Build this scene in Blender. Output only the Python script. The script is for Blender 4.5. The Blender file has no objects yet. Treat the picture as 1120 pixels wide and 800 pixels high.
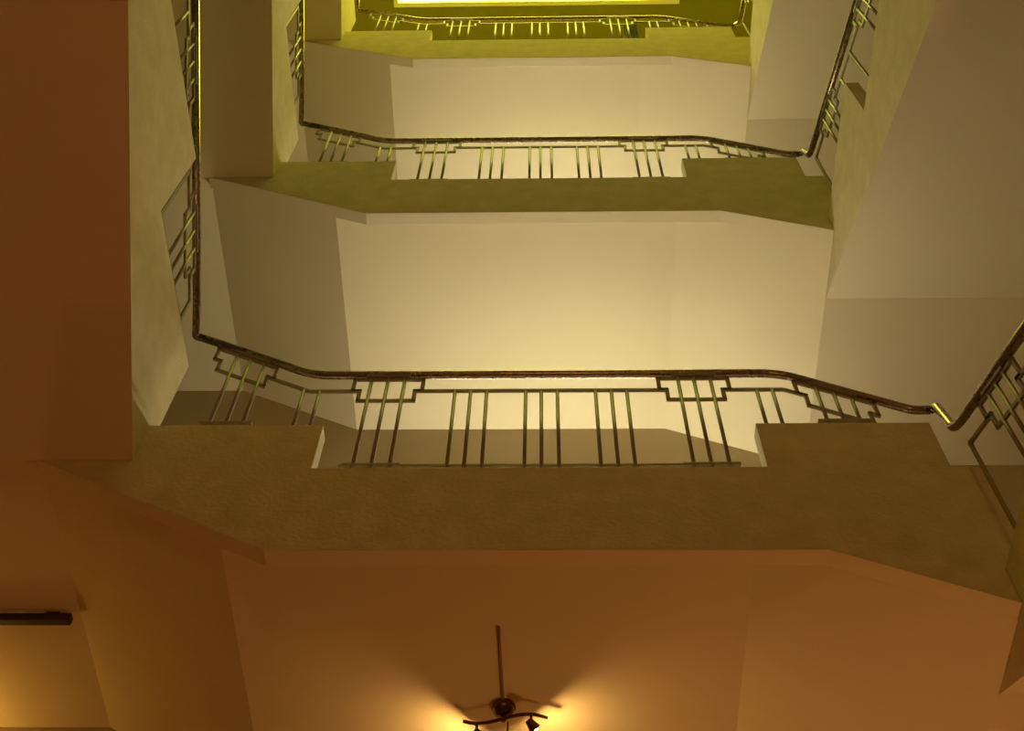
import bpy, bmesh, math
from mathutils import Vector, Matrix

SC = bpy.context.scene
COL = SC.collection
S = 3.5                    # metres per storey
G = 0.0006                 # 2 mm joint between separate pieces (storey units)
EYE = 1.5                  # eye height above the lobby floor
def W(x, y, z):            # storey units measured from the eye -> metres
    return Vector((S * x, S * y, S * z + EYE))

# ------------------------------------------------------------------ materials
def node_mat(name):
    m = bpy.data.materials.new(name); m.use_nodes = True
    nt = m.node_tree
    return m, nt, nt.nodes['Principled BSDF']

def plaster(name, col, col2, scale=1.2, bump=0.05, bscale=60, rough=0.85, detail=4, dist=0.004):
    m, nt, b = node_mat(name)
    tc = nt.nodes.new('ShaderNodeTexCoord')
    n = nt.nodes.new('ShaderNodeTexNoise'); n.inputs['Scale'].default_value = scale; n.inputs['Detail'].default_value = detail
    r = nt.nodes.new('ShaderNodeValToRGB')
    r.color_ramp.elements[0].position = 0.3; r.color_ramp.elements[1].position = 0.7
    r.color_ramp.elements[0].color = (*col, 1); r.color_ramp.elements[1].color = (*col2, 1)
    n2 = nt.nodes.new('ShaderNodeTexNoise'); n2.inputs['Scale'].default_value = bscale; n2.inputs['Detail'].default_value = 6
    bp = nt.nodes.new('ShaderNodeBump'); bp.inputs['Strength'].default_value = bump; bp.inputs['Distance'].default_value = dist
    L = nt.links.new
    L(tc.outputs['Object'], n.inputs['Vector']); L(tc.outputs['Object'], n2.inputs['Vector'])
    L(n.outputs['Fac'], r.inputs['Fac']); L(r.outputs['Color'], b.inputs['Base Color'])
    L(n2.outputs['Fac'], bp.inputs['Height']); L(bp.outputs['Normal'], b.inputs['Normal'])
    b.inputs['Roughness'].default_value = rough
    b.inputs['Specular IOR Level'].default_value = 0.2
    return m

def metal(name, col, rough, metallic=1.0, spec=0.5):
    m, nt, b = node_mat(name)
    tc = nt.nodes.new('ShaderNodeTexCoord')
    n = nt.nodes.new('ShaderNodeTexNoise'); n.inputs['Scale'].default_value = 25
    mp = nt.nodes.new('ShaderNodeMapRange'); mp.inputs['To Min'].default_value = rough * 0.8; mp.inputs['To Max'].default_value = rough * 1.25
    nt.links.new(tc.outputs['Object'], n.inputs['Vector']); nt.links.new(n.outputs['Fac'], mp.inputs['Value'])
    nt.links.new(mp.outputs['Result'], b.inputs['Roughness'])
    b.inputs['Base Color'].default_value = (*col, 1); b.inputs['Metallic'].default_value = metallic
    b.inputs['Specular IOR Level'].default_value = spec
    return m

def emit(name, col, strength):
    m, nt, b = node_mat(name)
    b.inputs['Base Color'].default_value = (*col, 1)
    b.inputs['Emission Color'].default_value = (*col, 1)
    b.inputs['Emission Strength'].default_value = strength
    return m

M_SOFFIT = plaster('cream_plaster', (0.70, 0.61, 0.41), (0.74, 0.65, 0.44), 0.9, 0.06, 45)
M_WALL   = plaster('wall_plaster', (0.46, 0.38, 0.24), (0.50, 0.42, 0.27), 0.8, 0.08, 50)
M_STUCCO = plaster('stucco', (0.51, 0.43, 0.26), (0.61, 0.52, 0.32), 7, 0.4, 42, 0.95, 8, 0.012)
M_OLIVE  = plaster('olive_paint', (0.20, 0.185, 0.03), (0.22, 0.20, 0.035), 0.8, 0.04, 40)
M_FLOOR  = plaster('terracotta_floor', (0.42, 0.15, 0.05), (0.50, 0.20, 0.07), 3, 0.1, 20, 0.5)
M_TREAD  = plaster('tread_stone', (0.30, 0.25, 0.19), (0.42, 0.36, 0.27), 12, 0.1, 60, 0.5)
M_RAIL   = metal('polished_handrail', (0.26, 0.19, 0.145), 0.27)
M_IRON   = metal('bronze_paint', (0.24, 0.18, 0.10), 0.5, 0.1)
M_LAMP   = metal('dark_bronze', (0.13, 0.07, 0.04), 0.3, 0.9)
M_DARK   = metal('dark_brown_paint', (0.035, 0.015, 0.01), 0.5, 0.0)
M_BLACK  = metal('black_plastic', (0.002, 0.002, 0.002), 0.7, 0.0, 0.05)
M_STRIPE = metal('brown_stripe', (0.25, 0.16, 0.09), 0.6, 0.0)
M_FRAME  = metal('pale_frame', (0.75, 0.72, 0.42), 0.5, 0.0)
M_GLOW_LANDING = emit('landing_tube', (1.0, 0.94, 0.67), 165)
M_FILL_FRONT = emit('front_fill_globe', (1.0, 0.48, 0.15), 300)
M_FILL_BACK = emit('back_fill_globe', (1.0, 0.54, 0.19), 350)
M_GLOW_HALL = emit('hall_globe', (1.0, 0.55, 0.10), 68)
M_BULB   = emit('spot_bulb', (1.0, 0.57, 0.18), 1100)
M_LAYLIGHT = emit('yellow_laylight', (0.96, 1.0, 0.11), 10.0)

# ------------------------------------------------------------------ mesh helpers
def link(name, bm, mat, parent=None, loc=None, smooth=False, bevel=0):
    bmesh.ops.recalc_face_normals(bm, faces=bm.faces[:])
    me = bpy.data.meshes.new(name)
    if smooth:
        for f in bm.faces: f.smooth = True
    bm.to_mesh(me); bm.free()
    me.materials.append(mat)
    o = bpy.data.objects.new(name, me); COL.objects.link(o)
    if parent: o.parent = parent
    if loc is not None: o.location = loc
    if bevel:
        md = o.modifiers.new('edge', 'BEVEL'); md.width = bevel; md.segments = 2; md.limit_method = 'ANGLE'; md.angle_limit = math.radians(40)
        md.harden_normals = False
    return o

def tag(o, label=None, cat=None, group=None, kind=None):
    if label: o['label'] = label
    if cat: o['category'] = cat
    if group: o['group'] = group
    if kind: o['kind'] = kind
    return o

def thing(name, base, label, cat, group=None):
    o = bpy.data.objects.new(name, None); COL.objects.link(o)
    o.location = base; o.empty_display_size = 0.2
    return tag(o, label, cat, group)

def dup(root, loc, label, group=None):
    r = root.copy(); COL.objects.link(r); r.location = loc
    r['label'] = label
    if group: r['group'] = group
    for ch in list(root.children):
        c = ch.copy(); COL.objects.link(c); c.parent = r
        for g in list(ch.children):
            d = g.copy(); COL.objects.link(d); d.parent = c
    return r

def prism(bm, axis, poly, a0, a1, base):
    """poly in the plane across axis (storey units), swept from a0 to a1 along axis"""
    def P(u, v, a):
        if axis == 'Y': return W(u, a, v) - base
        if axis == 'X': return W(a, u, v) - base
        return W(u, v, a) - base
    A = [bm.verts.new(P(u, v, a0)) for u, v in poly]
    B = [bm.verts.new(P(u, v, a1)) for u, v in poly]
    bm.faces.new(A); bm.faces.new(list(reversed(B)))
    n = len(poly)
    for i in range(n):
        j = (i + 1) % n
        bm.faces.new((A[i], B[i], B[j], A[j]))
    return bm

def prism_obj(name, axis, poly, a0, a1, mat, parent=None, base=Vector((0, 0, 0)), bevel=0):
    bm = bmesh.new(); prism(bm, axis, poly, a0, a1, base)
    o = link(name, bm, mat, parent, bevel=bevel)
    if mat is M_STUCCO:                      # undersides are smooth plaster like the soffits
        o.data.materials.append(M_SOFFIT)
        for p in o.data.polygons:
            if p.normal.z < -0.5: p.material_index = 1
    return o

def boxm(bm, lo, hi):
    vs = [bm.verts.new((x, y, z)) for x in (lo[0], hi[0]) for y in (lo[1], hi[1]) for z in (lo[2], hi[2])]
    for q in ((0, 1, 3, 2), (4, 6, 7, 5), (0, 4, 5, 1), (2, 3, 7, 6), (0, 2, 6, 4), (1, 5, 7, 3)):
        bm.faces.new([vs[i] for i in q])

def bar(bm, p, q, w, t, out):
    """flat bar from p to q (metres): width w in the railing plane, thickness t along out"""
    p, q, out = Vector(p), Vector(q), Vector(out).normalized()
    d = (q - p).normalized(); s = d.cross(out).normalized()
    R = []
    for c in (p, q):
        R.append([bm.verts.new(c + s * w / 2 * a + out * t / 2 * b) for a, b in ((-1, -1), (1, -1), (1, 1), (-1, 1))])
    bm.faces.new(R[0]); bm.faces.new(list(reversed(R[1])))
    for i in range(4):
        j = (i + 1) % 4
        bm.faces.new((R[0][i], R[1][i], R[1][j], R[0][j]))

def tube(bm, pts, r, n=12, caps=True, radii=None):
    pts = [Vector(p) for p in pts]
    T = []
    for i in range(len(pts)):
        a = pts[max(i - 1, 0)]; b = pts[min(i + 1, len(pts) - 1)]
        T.append((b - a).normalized())
    up = Vector((0, 0, 1)) if abs(T[0].z) < 0.9 else Vector((1, 0, 0))
    u = T[0].cross(up).normalized(); rings = []
    for i, p in enumerate(pts):
        u = (u - T[i] * u.dot(T[i])).normalized(); v = T[i].cross(u)
        rr = radii[i] if radii else r
        rings.append([bm.verts.new(p + (u * math.cos(2 * math.pi * k / n) + v * math.sin(2 * math.pi * k / n)) * rr) for k in range(n)])
    for A, B in zip(rings, rings[1:]):
        for k in range(n):
            bm.faces.new((A[k], A[(k + 1) % n], B[(k + 1) % n], B[k]))
    if caps:
        bm.faces.new(list(reversed(rings[0]))); bm.faces.new(rings[-1])

def rounded(pts, rad, steps=5):
    """polyline with its corners rounded"""
    pts = [Vector(p) for p in pts]; out = [pts[0]]
    for a, b, c in zip(pts, pts[1:], pts[2:]):
        r = min(rad, (a - b).length * 0.45, (c - b).length * 0.45)
        p = b + (a - b).normalized() * r; q = b + (c - b).normalized() * r
        for i in range(steps + 1):
            t = i / steps
            out.append((1 - t) ** 2 * p + 2 * t * (1 - t) * b + t * t * q)
    out.append(pts[-1]); return out

def lathe(bm, prof, n=24, mat=Matrix()):
    rings = []
    for r, z in prof:
        if r < 1e-6: rings.append([bm.verts.new(mat @ Vector((0, 0, z)))])
        else: rings.append([bm.verts.new(mat @ Vector((r * math.cos(2 * math.pi * k / n), r * math.sin(2 * math.pi * k / n), z))) for k in range(n)])
    for A, B in zip(rings, rings[1:]):
        for k in range(n):
            j = (k + 1) % n
            if len(A) == 1 and len(B) == 1: continue
            if len(A) == 1: bm.faces.new((A[0], B[k], B[j]))
            elif len(B) == 1: bm.faces.new((A[k], A[j], B[0]))
            else: bm.faces.new((A[k], A[j], B[j], B[k]))

def ball(bm, r, c, n=16):
    bmesh.ops.create_uvsphere(bm, u_segments=n, v_segments=n // 2, radius=r, matrix=Matrix.Translation(c))

# ------------------------------------------------------------------ stair geometry (storey units from the eye)
YF, TH = 0.9268, 0.025          # well face of the front parapet, parapet thickness
YW = 1.452                      # front wall
XA, XB, ZA = -0.3336, 0.3387, 1.1309
XC, ZC, XD, ZD = -0.6792, 1.3225, 0.5323, 1.0377
XE, XG, ZE, ZS = -0.3035, 0.2926, 1.4026, 1.2999
XL, SY, BL, YQ = -0.5459, 0.577, 1.8525, 1.0684
XW = 1.07
YB = 0.398                       # well face of the back landing
YBW = -0.10                     # back wall of the shaft
ZFL = -EYE / S                  # lobby floor
YLOB = -1.70
ZCEIL = 4.60
ZBK = 1.6795                    # underside of the back landing

def steps(u0, z0, u1, z1, n):
    """stepped top line from (u0,z0) to (u1,z1)"""
    out = []
    for i in range(n):
        z = z0 + (z1 - z0) * (i + 1) / n if z1 > z0 else z0 + (z1 - z0) * i / n
        out += [(u0 + (u1 - u0) * i / n, z), (u0 + (u1 - u0) * (i + 1) / n, z)]
    return out

def front_landing(label, group):
    base = W(0, YF, ZA)
    t = thing('stair_landing', base, label, 'landing', group)
    par = [(XD, ZD), (XB, ZA), (XA, ZA), (XC, ZC), (XC, 1.3375), (XL - TH, 1.3375), (XL - TH, ZE), (XE, ZE), (XE, ZS),
           (XG, ZS), (XG, ZE), (XD - .003, ZE), (XD - .003, ZS), (0.575, ZS), (0.575, 1.098), (XD, 1.098)]
    prism_obj('parapet', 'Y', par, YF, YF + TH, M_STUCCO, t, base, 0.004)
    lo = [(XD, ZD), (0.262, ZA + .045), (-.400, ZA + .045), (XC, ZC + .015)]
    top = steps(XC, 1.4375, -.400, ZA + .135, 3)
    top = [(XC, 1.4375)] + [(-.62, 1.4375), (-.62, 1.39), (-.53, 1.39), (-.53, 1.33), (-.44, 1.33), (-.44, ZA + .135)]
    top += [(.30, ZA + .135), (.30, 1.22), (.40, 1.22), (.40, 1.18), (.50, 1.18), (.50, 1.14), (XD, 1.14)]
    prism_obj('soffit', 'Y', lo + top, YF + TH, YW - G, M_SOFFIT, t, base)
    # flat corner slabs
    prism_obj('corner_soffit', 'Z', [(-XW + G, YF), (XC, YF), (XC, YW - G), (-XW + G, YW - G)], ZC + .015, 1.4375, M_SOFFIT, t, base)
    prism_obj('corner_soffit', 'Z', [(XD, YQ), (XW - G, YQ), (XW - G, YW - G), (XD, YW - G)], ZD, 1.14, M_SOFFIT, t, base)
    return t

def left_flight(label, group):
    base = W(XL, YF, ZC)
    t = thing('stair_flight', base, label, 'stair flight', group)
    b = lambda y: BL - SY * y
    ye = .30 + G; ys = YF - G
    yp = YB + G
    par = [(ys, b(ys)), (yp, b(yp)), (yp, 1.8127), (.6918, 1.8127), (.6918, 1.605), (YF + TH, 1.605), (YF + TH, ZE + G), (ys, ZE + G)]
    prism_obj('parapet', 'X', par, XL - TH, XL, M_STUCCO, t, base)
    n = 8; dy = (ys - ye) / n
    top = []
    for i in range(n):
        y0 = ye + dy * i
        z = b(y0) + .115
        top += [(y0, z), (y0 + dy, z)]
    pol = [(ys, b(ys)), (ye, b(ye))] + top
    prism_obj('soffit', 'X', pol, -XW + G, XL - TH, M_SOFFIT, t, base)
    return t

def right_flight(label, group, yend=YB + G):
    base = W(XD, YQ, ZD)
    t = thing('stair_flight', base, label, 'stair flight', group)
    b = lambda y: ZD - SY * (YQ - y)
    ys = YQ - G
    par = [(ys, b(ys)), (yend, b(yend))]
    if yend < .4: par += [(yend, b(yend) + .27), (.42, .95)]
    else: par += [(yend, .95)]
    par += [(.672, .95), (.672, 1.097), (ys, 1.097)]
    prism_obj('parapet', 'X', par, XD + G, XD + TH, M_STUCCO, t, base)
    n = max(8, int((YQ - yend) / .08)); dy = (ys - yend) / n
    top = []
    for i in range(n):
        y0 = yend + dy * i
        z = b(y0 + dy) + .085
        top += [(y0, z), (y0 + dy, z)]
    pol = [(ys, b(ys)), (yend, b(yend))] + top
    prism_obj('soffit', 'X', pol, XD + TH, XW - G, M_SOFFIT, t, base)
    return t

def back_landing(label, group):
    base = W(0, YB, ZBK)
    t = thing('stair_landing', base, label, 'landing', group)
    prism_obj('parapet', 'Y', [(XL - TH + G, ZBK), (XD, ZBK), (XD, 1.85), (XL - TH + G, 1.85)], YB - TH, YB, M_STUCCO, t, base, 0.004)
    plan = [(-XW + G, YBW + G), (XW - G, YBW + G), (XW - G, YB), (XD, YB), (XD, YB - TH), (XL - TH + G, YB - TH), (XL - TH + G, .30), (-XW + G, .30)]
    prism_obj('soffit', 'Z', plan, ZBK, ZBK + .10, M_SOFFIT, t, base)
    return t

def up(o, k): return o.location + Vector((0, 0, S * k))

fl = front_landing('lowest front landing, brown stucco parapet, over the ceiling spot lamp', 'front landings')
dup(fl, up(fl, 1), 'middle front landing, stucco parapet and cream underside, second one up the well')
dup(fl, up(fl, 2), 'topmost front landing, yellow lit stucco parapet just below the laylight')
lf = left_flight('lowest left stair flight, big stepped stucco parapet beside brown sloping underside', 'left stair flights')
dup(lf, up(lf, 1), 'middle left stair flight, narrow pale parapet behind the lowest left railing')
dup(lf, up(lf, 2), 'topmost left stair flight, small lime lit parapet near the laylight')
rf0 = right_flight('lowest right stair flight, stucco corner seen beside the bottom railing post', 'right stair flights', yend=-1.468)
rf = right_flight('', 'right stair flights'); rf.location = up(rf, 1)
rf['label'] = 'middle right stair flight with wide tan sloping underside'
dup(rf, up(rf, 1), 'topmost right stair flight, its narrow underside high beside the middle right railing')
bl = back_landing('lowest back landing, overhead of the viewer, opposite the front landings', 'back landings')
dup(bl, up(bl, 1), 'middle back landing opposite the front landings')
dup(bl, up(bl, 2), 'topmost back landing opposite the front landings, under the laylight')

# ------------------------------------------------------------------ the shaft
def plank(name, lo, hi, mat):
    bm = bmesh.new(); a, b = W(*lo), W(*hi)
    boxm(bm, a, b)
    o = link(name, bm, mat); return tag(o, kind='structure')
plank('floor', (-XW - .06, YLOB - .06, ZFL - .05), (XW + .06, YW + .06, ZFL), M_FLOOR)
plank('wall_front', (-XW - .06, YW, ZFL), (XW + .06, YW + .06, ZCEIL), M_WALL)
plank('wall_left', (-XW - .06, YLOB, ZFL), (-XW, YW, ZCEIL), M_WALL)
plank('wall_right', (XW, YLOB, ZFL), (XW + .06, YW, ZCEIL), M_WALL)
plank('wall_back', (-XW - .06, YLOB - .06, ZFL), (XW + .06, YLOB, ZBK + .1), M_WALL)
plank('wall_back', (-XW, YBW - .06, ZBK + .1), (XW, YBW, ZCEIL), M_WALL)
plank('ceiling', (-XW, YLOB, ZBK), (XW, YBW, ZBK + .1), M_SOFFIT)      # over the lobby
# olive ceiling with a rectangular opening over the well
LX0, LX1, LY0, LY1 = -.548, .518, .20, 1.165
bm = bmesh.new()
for lo, hi in (((-XW - .06, YBW - .06), (XW + .06, LY0)), ((-XW - .06, LY1), (XW + .06, YW + .06)), ((-XW - .06, LY0), (LX0, LY1)), ((LX1, LY0), (XW + .06, LY1))):
    boxm(bm, W(lo[0], lo[1], ZCEIL), W(hi[0], hi[1], ZCEIL + .04))
tag(link('ceiling', bm, M_OLIVE), kind='structure')
base = W((LX0 + LX1) / 2, (LY0 + LY1) / 2, ZCEIL)
t = thing('laylight', base, 'glowing yellow laylight panel set in the olive ceiling above the well', 'laylight')
bm = bmesh.new(); boxm(bm, W(LX0, LY0, ZCEIL + .02) - base, W(LX1, LY1, ZCEIL + .03) - base); link('panel', bm, M_LAYLIGHT, t)
bm = bmesh.new(); f = .016
for a in (((LX0, LY0), (LX1, LY0 + f)), ((LX0, LY1 - f), (LX1, LY1)), ((LX0, LY0 + f), (LX0 + f, LY1 - f)), ((LX1 - f, LY0 + f), (LX1, LY1 - f))):
    boxm(bm, W(a[0][0], a[0][1], ZCEIL - .004) - base, W(a[1][0], a[1][1], ZCEIL + .02) - base)
link('frame', bm, M_FRAME, t)

# ------------------------------------------------------------------ railings
BW, BT = 0.021, 0.014        # bar width and thickness, metres
HR = 0.0225                   # handrail radius

class Rail:
    """railing drawn in a vertical plane: u along the flight, z up (storey units)"""
    def __init__(self, axis, c, base, label, group):
        self.axis, self.c, self.base = axis, c, base
        self.out = (0, 1, 0) if axis == 'X' else (1, 0, 0)
        self.t = thing('stair_railing', base, label, 'railing', group)
    def P(self, u, z):
        return (W(u, self.c, z) if self.axis == 'X' else W(self.c, u, z)) - self.base
    def bars(self, name, segs, w=BW, th=BT, mat=None):
        bm = bmesh.new()
        for a, b in segs: bar(bm, self.P(*a), self.P(*b), w, th, self.out)
        return link(name, bm, mat or M_IRON, self.t, bevel=0.002)
    def baluster(self, u, z0, z1):
        bm = bmesh.new(); tube(bm, [self.P(u, z0 + .0003), self.P(u, z1)], 0.0098, 10)
        link('baluster', bm, M_IRON, self.t, smooth=True)
    def poly(self, name, pts, w=BW, th=BT):
        e = BW * .5 / S * .98
        segs = []
        for a, b in zip(pts, pts[1:]):
            d = (Vector(b) - Vector(a)).normalized() * e
            segs.append(((a[0] - d[0], a[1] - d[1]), (b[0] + d[0], b[1] + d[1])))
        self.bars(name, segs, w, th)
    def motif(self, uc, line, us, z0s, h1=.051, h2=.0405, foot=False, low=-.072):
        """stepped key frame hung under the handrail line, with its balusters"""
        f = lambda u, d: (u, line(u) + d)
        pts = [f(uc - h2, -.045), f(uc - h1, -.045), f(uc - h1, -.014), f(uc + h1, -.014), f(uc + h1, -.045), f(uc + h2, -.045),
               f(uc + h2, low), f(uc - h2, low), f(uc - h2, -.045)]
        self.poly('key_frame', pts)
        for u, z0 in zip(us, z0s): self.baluster(u, z0, line(u) - .004)
        a, b = min(us) - .008, max(us) + .008
        self.bars('fixing_plate', [(f(a, -.0075), f(b, -.0075))], 0.026, 0.030)
        if foot:
            self.bars('base_plate', [((a - .006, z0s[0] + .021), (b + .006, z0s[0] + .021))], 0.016, 0.03)
    def handrail(self, pts3, rad=.12):
        bm = bmesh.new(); tube(bm, rounded([W(*p) - self.base for p in pts3], rad), HR, 14)
        return link('handrail', bm, M_RAIL, self.t, smooth=True)

def interp(pts):
    def f(u):
        for (a, za), (b, zb) in zip(pts, pts[1:]):
            if (a <= u <= b) or (b <= u <= a): return za + (zb - za) * (u - a) / (b - a)
        (a, za), (b, zb) = (pts[0], pts[1]) if abs(u - pts[0][0]) < abs(u - pts[-1][0]) else (pts[-2], pts[-1])
        return za + (zb - za) * (u - a) / (b - a)
    return f

YR_ = 0.9395
def front_railing(label, group):
    r = Rail('X', YR_, W(0, YR_, ZS), label, group)
    line = interp([(-.552, 1.680), (-.3415, 1.5555), (.3505, 1.5555), (.524, 1.4515), (.555, 1.4515)])
    r.handrail([(-.5415, YR_, 1.6742), (-.3415, YR_, 1.5555), (.3505, YR_, 1.5555), (.522, YR_, 1.4525), (.546, YR_, 1.4535)], .1)
    mid = lambda u: line(u) - .046
    s = lambda a, b: ((a, mid(a)), (b, mid(b)))
    r.bars('mid_rail', [s(-.405, -.3415), s(-.3415, -.2695)])
    r.bars('mid_rail', [s(-.1865, .1815)])
    r.bars('mid_rail', [s(.2625, .3505), s(.3505, .378)])
    r.motif(-.227, line, (-.2535, -.2290, -.2040), (ZS,) * 3, foot=True)
    r.motif(.222, line, (.2005, .2238, .2480), (ZS,) * 3, foot=True)
    r.motif(-.452, line, (-.4705, -.4470, -.4230), (ZE,) * 3, foot=True)
    r.motif(.4200, line, (.3975, .4205, .4430), (ZE,) * 3, foot=True)
    for u in (-.1275, -.1047, -.0810, -.0242, -.0015, .0220, .0775, .1005, .1230):
        r.baluster(u, ZS, mid(u))
    for u in (-.3500, -.3262, .3115, .3340): r.baluster(u, ZE, mid(u))
    r.bars('bottom_rail', [((-.272, ZS + .0215), (.262, ZS + .0215))], 0.016, 0.012)
    return r.t

XLR = XL - .0035
def left_railing(label, group):
    r = Rail('Y', XLR, W(XLR, .8, 1.605), label, group)
    line = interp([(.94, 1.680), (.32, 2.048)])
    r.handrail([(-.5420, YR_, 1.6745), (-.5515, YR_ + .001, 1.680), (XLR - .001, .930, 1.6865), (XLR, .90, 1.704), (XLR, .412, 1.9935)], .03)
    mid = lambda u: line(u) - .046
    r.motif(.790, line, (.8145, .790, .7655), (1.605,) * 3)
    r.poly('end_frame', [(.832, mid(.832)), (.874, mid(.874)), (.874, 1.6115), (.6990, 1.6115), (.6990, mid(.6990)), (.748, mid(.748))])
    r.motif(.560, line, (.5845, .560, .5355), (1.8127,) * 3, h2=.040, low=-.060)
    r.bars('mid_rail', [((.630, mid(.630)), (.601, mid(.601)))])
    r.bars('mid_rail', [((.519, mid(.519)), (.415, mid(.415)))])
    for u in (.485, .43): r.baluster(u, 1.8127, mid(u))
    return r.t

XRR = XD + TH / 2
def right_railing(label, group):
    r = Rail('Y', XRR, W(XRR, .78, 1.097), label, group)
    line = interp([(.885, 1.338), (.435, 1.066)])
    r.handrail([(.5475, YR_, 1.4535), (.553, .932, 1.4500), (XRR, .905, 1.356), (XRR, .884, 1.3375), (XRR, .435, 1.066)], .035)
    mid = lambda u: line(u) - .046
    r.motif(.775, line, (.7985, .775, .7515), (1.097,) * 3)
    r.poly('end_frame', [(.815, mid(.815)), (.886, mid(.886)), (.886, 1.101), (.690, 1.1005)])
    r.poly('end_frame', [(.735, mid(.735)), (.630, mid(.630)), (.630, .956)])
    r.motif(.525, line, (.5495, .525, .5005), (.95,) * 3)
    r.bars('mid_rail', [((.630, mid(.630)), (.566, mid(.566)))])
    r.bars('mid_rail', [((.484, mid(.484)), (.437, mid(.437)))])
    for u in (.690, .450): r.baluster(u, 1.097 if u > .672 else .95, mid(u))
    return r.t

fr = front_railing('lowest and widest front railing, bronze bars with stepped key motifs', 'front railings')
dup(fr, up(fr, 1), 'middle front railing with pale bars before the bright cream underside')
dup(fr, up(fr, 2), 'topmost front railing with small yellow lit bars below the laylight')
lr = left_railing('lowest left railing climbing beside the big stepped stucco parapet', 'left railings')
dup(lr, up(lr, 1), 'middle left railing, dark bars beside the narrow pale parapet')
dup(lr, up(lr, 2), 'topmost left railing, tiny bright rail end beside the laylight')
rr = right_railing('lowest right railing, dark bars ending at the corner post', 'right railings')
dup(rr, up(rr, 1), 'middle right railing climbing steeply beside the wide tan underside')
dup(rr, up(rr, 2), 'topmost right railing, small dark bars at the yellow landing corner')

# ------------------------------------------------------------------ ceiling spot lamp under the lowest landing
zc = ZA + .045
cx, cy = -.054, 1.234
base = W(cx, cy, zc - .0002)
t = thing('ceiling_spotlight', base, 'two headed bronze spot lamp with curved bar under the lowest front landing', 'ceiling lamp')
bm = bmesh.new(); lathe(bm, [(0, 0), (.056, 0), (.057, -.012), (.050, -.034), (.034, -.050), (.014, -.056), (0, -.057)], 28); link('canopy', bm, M_LAMP, t, smooth=True)
bm = bmesh.new(); zb = -.075
pts = [Vector(p + (zb,)) for p in ((-.190, .018), (-.14, .034), (-.07, .026), (0, 0), (.07, -.026), (.14, -.032), (.205, -.006))]
sm = rounded(pts, .05, 3); tube(bm, sm, .0085, 10); link('curved_bar', bm, M_LAMP, t, smooth=True)
bm = bmesh.new(); tube(bm, [(0, 0, -.052), (0, 0, zb - .014)], .012, 12); link('stem', bm, M_LAMP, t, smooth=True)
bm = bmesh.new(); tube(bm, [(.020, .02, zb - .004), (.020, .03, zb - .15)], .004, 8); link('pull_rod', bm, M_LAMP, t, smooth=True)
for (hx, hy), ax in (((-.125, .034), Vector((-.62, .66, -.42))), ((.130, -.032), Vector((.62, .66, -.42)))):
    bm = bmesh.new()
    ax = ax.normalized()
    p0 = Vector((hx, hy, zb)); p1 = p0 + Vector((0, 0, -.050))
    tube(bm, [p0, p1], .007, 10)
    rot = ax.to_track_quat('Z', 'Y').to_matrix().to_4x4()
    mt = Matrix.Translation(p1 + Vector((0, 0, -.012)) - ax * .012) @ rot
    lathe(bm, [(0, -.012), (.016, -.010), (.020, .004), (.024, .022), (.030, .040), (.0275, .040), (.021, .022), (.012, .012), (0, .011)], 20, mt)
    h = link('spot_head', bm, M_LAMP, t, smooth=True)
    bm = bmesh.new(); ball(bm, .015, Vector((0, 0, 0)), 14)
    bmesh.ops.transform(bm, matrix=mt @ Matrix.Translation((0, 0, .034)), verts=bm.verts[:])
    b = link('bulb', bm, M_BULB, h, smooth=True); b['label'] = 'glowing warm bulb'
bm = bmesh.new(); tube(bm, [W(-.058, 1.089, zc - .0023), W(-.055, 1.217, zc - .0023)], .007, 8)  # thin brown round bar along the ceiling, ending at the spot lamp
tag(link('ceiling_stripe', bm, M_STRIPE, smooth=True), 'thin dark conduit running along the ceiling to the spot lamp', 'stripe')

# dark rail across the lower left corner ceiling
base = W(-.85, 1.2155, ZC + .015)
t = thing('ceiling_rail', base, 'dark slim rail fixed under the lowest left corner ceiling', 'ceiling rail')
bm = bmesh.new(); a, b = W(-XW, 1.209, ZC + .015 - .018) - base, W(-.690, 1.222, ZC + .015 - .004) - base
boxm(bm, a, b); link('rail_body', bm, M_DARK, t, bevel=.006)
bm = bmesh.new()
for x in (-.73, -.97):
    boxm(bm, W(x, 1.211, ZC + .015 - .004) - base, W(x + .02, 1.220, ZC + .015) - base)
link('bracket', bm, M_DARK, t)

# black upright box behind the topmost front railing
base = W(.262, .972, ZA + .135 + 2 + G)
t = thing('storage_box', base, 'black upright box standing behind the topmost front railing', 'box')
h = S * .290
bm = bmesh.new(); boxm(bm, (-.055, -.05, 0), (.055, .05, h - .05)); link('body', bm, M_BLACK, t, bevel=.008)
bm = bmesh.new(); boxm(bm, (-.060, -.055, h - .05), (.060, .055, h)); link('lid', bm, M_BLACK, t, bevel=.012)

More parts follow.
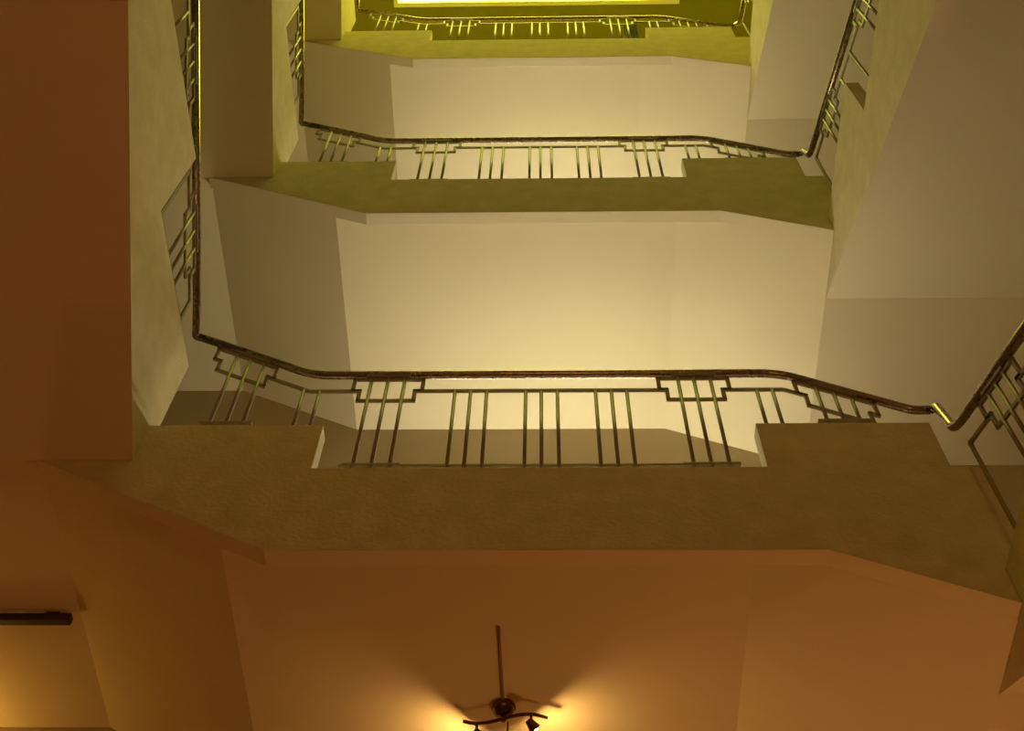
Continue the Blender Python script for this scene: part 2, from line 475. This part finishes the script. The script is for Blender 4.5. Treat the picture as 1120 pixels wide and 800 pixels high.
# ------------------------------------------------------------------ wall lamps (out of view; the low front and lobby back globes are added fill)
def wall_lamp(p, n, mat, r, label):
    base = W(*p); n = Vector(n)
    t = thing('wall_lamp', base, label, 'wall lamp', 'globe wall lamps')
    rot = n.to_track_quat('Z', 'Y').to_matrix().to_4x4()
    bm = bmesh.new(); lathe(bm, [(0, 0), (.05, 0), (.05, .012), (.02, .02), (0, .02)], 20, rot); link('backplate', bm, M_LAMP, t, smooth=False)
    bm = bmesh.new(); c = n * (r + .035)
    tube(bm, rounded([n * .015, n * (r + .035), n * (r + .035) + Vector((0, 0, .05))], .02), .008, 10); link('arm', bm, M_LAMP, t, smooth=True)
    bm = bmesh.new(); ball(bm, r, c + Vector((0, 0, .05 + r)), 20); link('globe', bm, mat, t, smooth=True)
    return t
def tube_lamp(p, half, label):
    base = W(*p)
    t = thing('wall_lamp', base, label, 'wall lamp', 'tube wall lamps')
    bm = bmesh.new(); boxm(bm, (-half - .05, -.05, -.06), (half + .05, 0, -.02)); link('tray', bm, M_LAMP, t, bevel=.005)
    bm = bmesh.new()
    for sx in (-1, 1): boxm(bm, (sx * (half + .025) - .02, -.07, -.02), (sx * (half + .025) + .02, -.01, .035))
    link('socket', bm, M_LAMP, t, bevel=.004)
    bm = bmesh.new(); tube(bm, [(-half, -.042, .008), (half, -.042, .008)], .018, 14); link('light_tube', bm, M_GLOW_LANDING, t, smooth=True)
    return t
l0 = tube_lamp((.05, YW, 1.69), .9, 'tube wall lamp on the front wall above the lowest landing')
dup(l0, up(l0, 1), 'tube wall lamp on the front wall above the middle landing')
wall_lamp((-.95, YW, 1.225), (0, -1, 0), M_GLOW_HALL, .05, 'small globe wall lamp under the lowest left corner ceiling')
wall_lamp((.50, YW, .30), (0, -1, 0), M_FILL_FRONT, .07, 'added fill globe low on the front wall under the lowest front landing')  # added fill, brightens the lowest front soffit from below
wall_lamp((0, YLOB, .35), (0, 1, 0), M_FILL_BACK, .10, 'added fill globe on the lobby back wall behind the viewer')  # added fill from behind the viewer for the lowest parapet and soffits

# ------------------------------------------------------------------ camera
f_px = 1330.232
Fv = Vector((-0.02476107, 0.51046455, 0.85954222)); Rv = Vector((0.99968046, 0.01701799, 0.01869144)); Uv = Vector((0.00508636, -0.85973038, 0.51072282))
cam = bpy.data.cameras.new('camera'); co = bpy.data.objects.new('camera', cam); COL.objects.link(co)
m = Matrix((Rv, Uv, -Fv)).transposed().to_4x4(); m.translation = (0, 0, EYE)
co.matrix_world = m
cam.sensor_fit = 'HORIZONTAL'; cam.sensor_width = 36; cam.lens = f_px * 36 / 1120; cam.clip_start = 0.05
SC.camera = co

w = bpy.data.worlds.new('world'); SC.world = w; w.use_nodes = True
w.node_tree.nodes['Background'].inputs[0].default_value = (0.01, 0.008, 0.005, 1)
SC.view_settings.view_transform = 'Standard'; SC.view_settings.look = 'None'; SC.view_settings.gamma = 1
SC.view_settings.use_curve_mapping = False
SC.view_settings.exposure = 0
SC.cycles.use_denoising = True
SC.cycles.diffuse_bounces = 8; SC.cycles.max_bounces = 14
SC.cycles.sample_clamp_indirect = 4
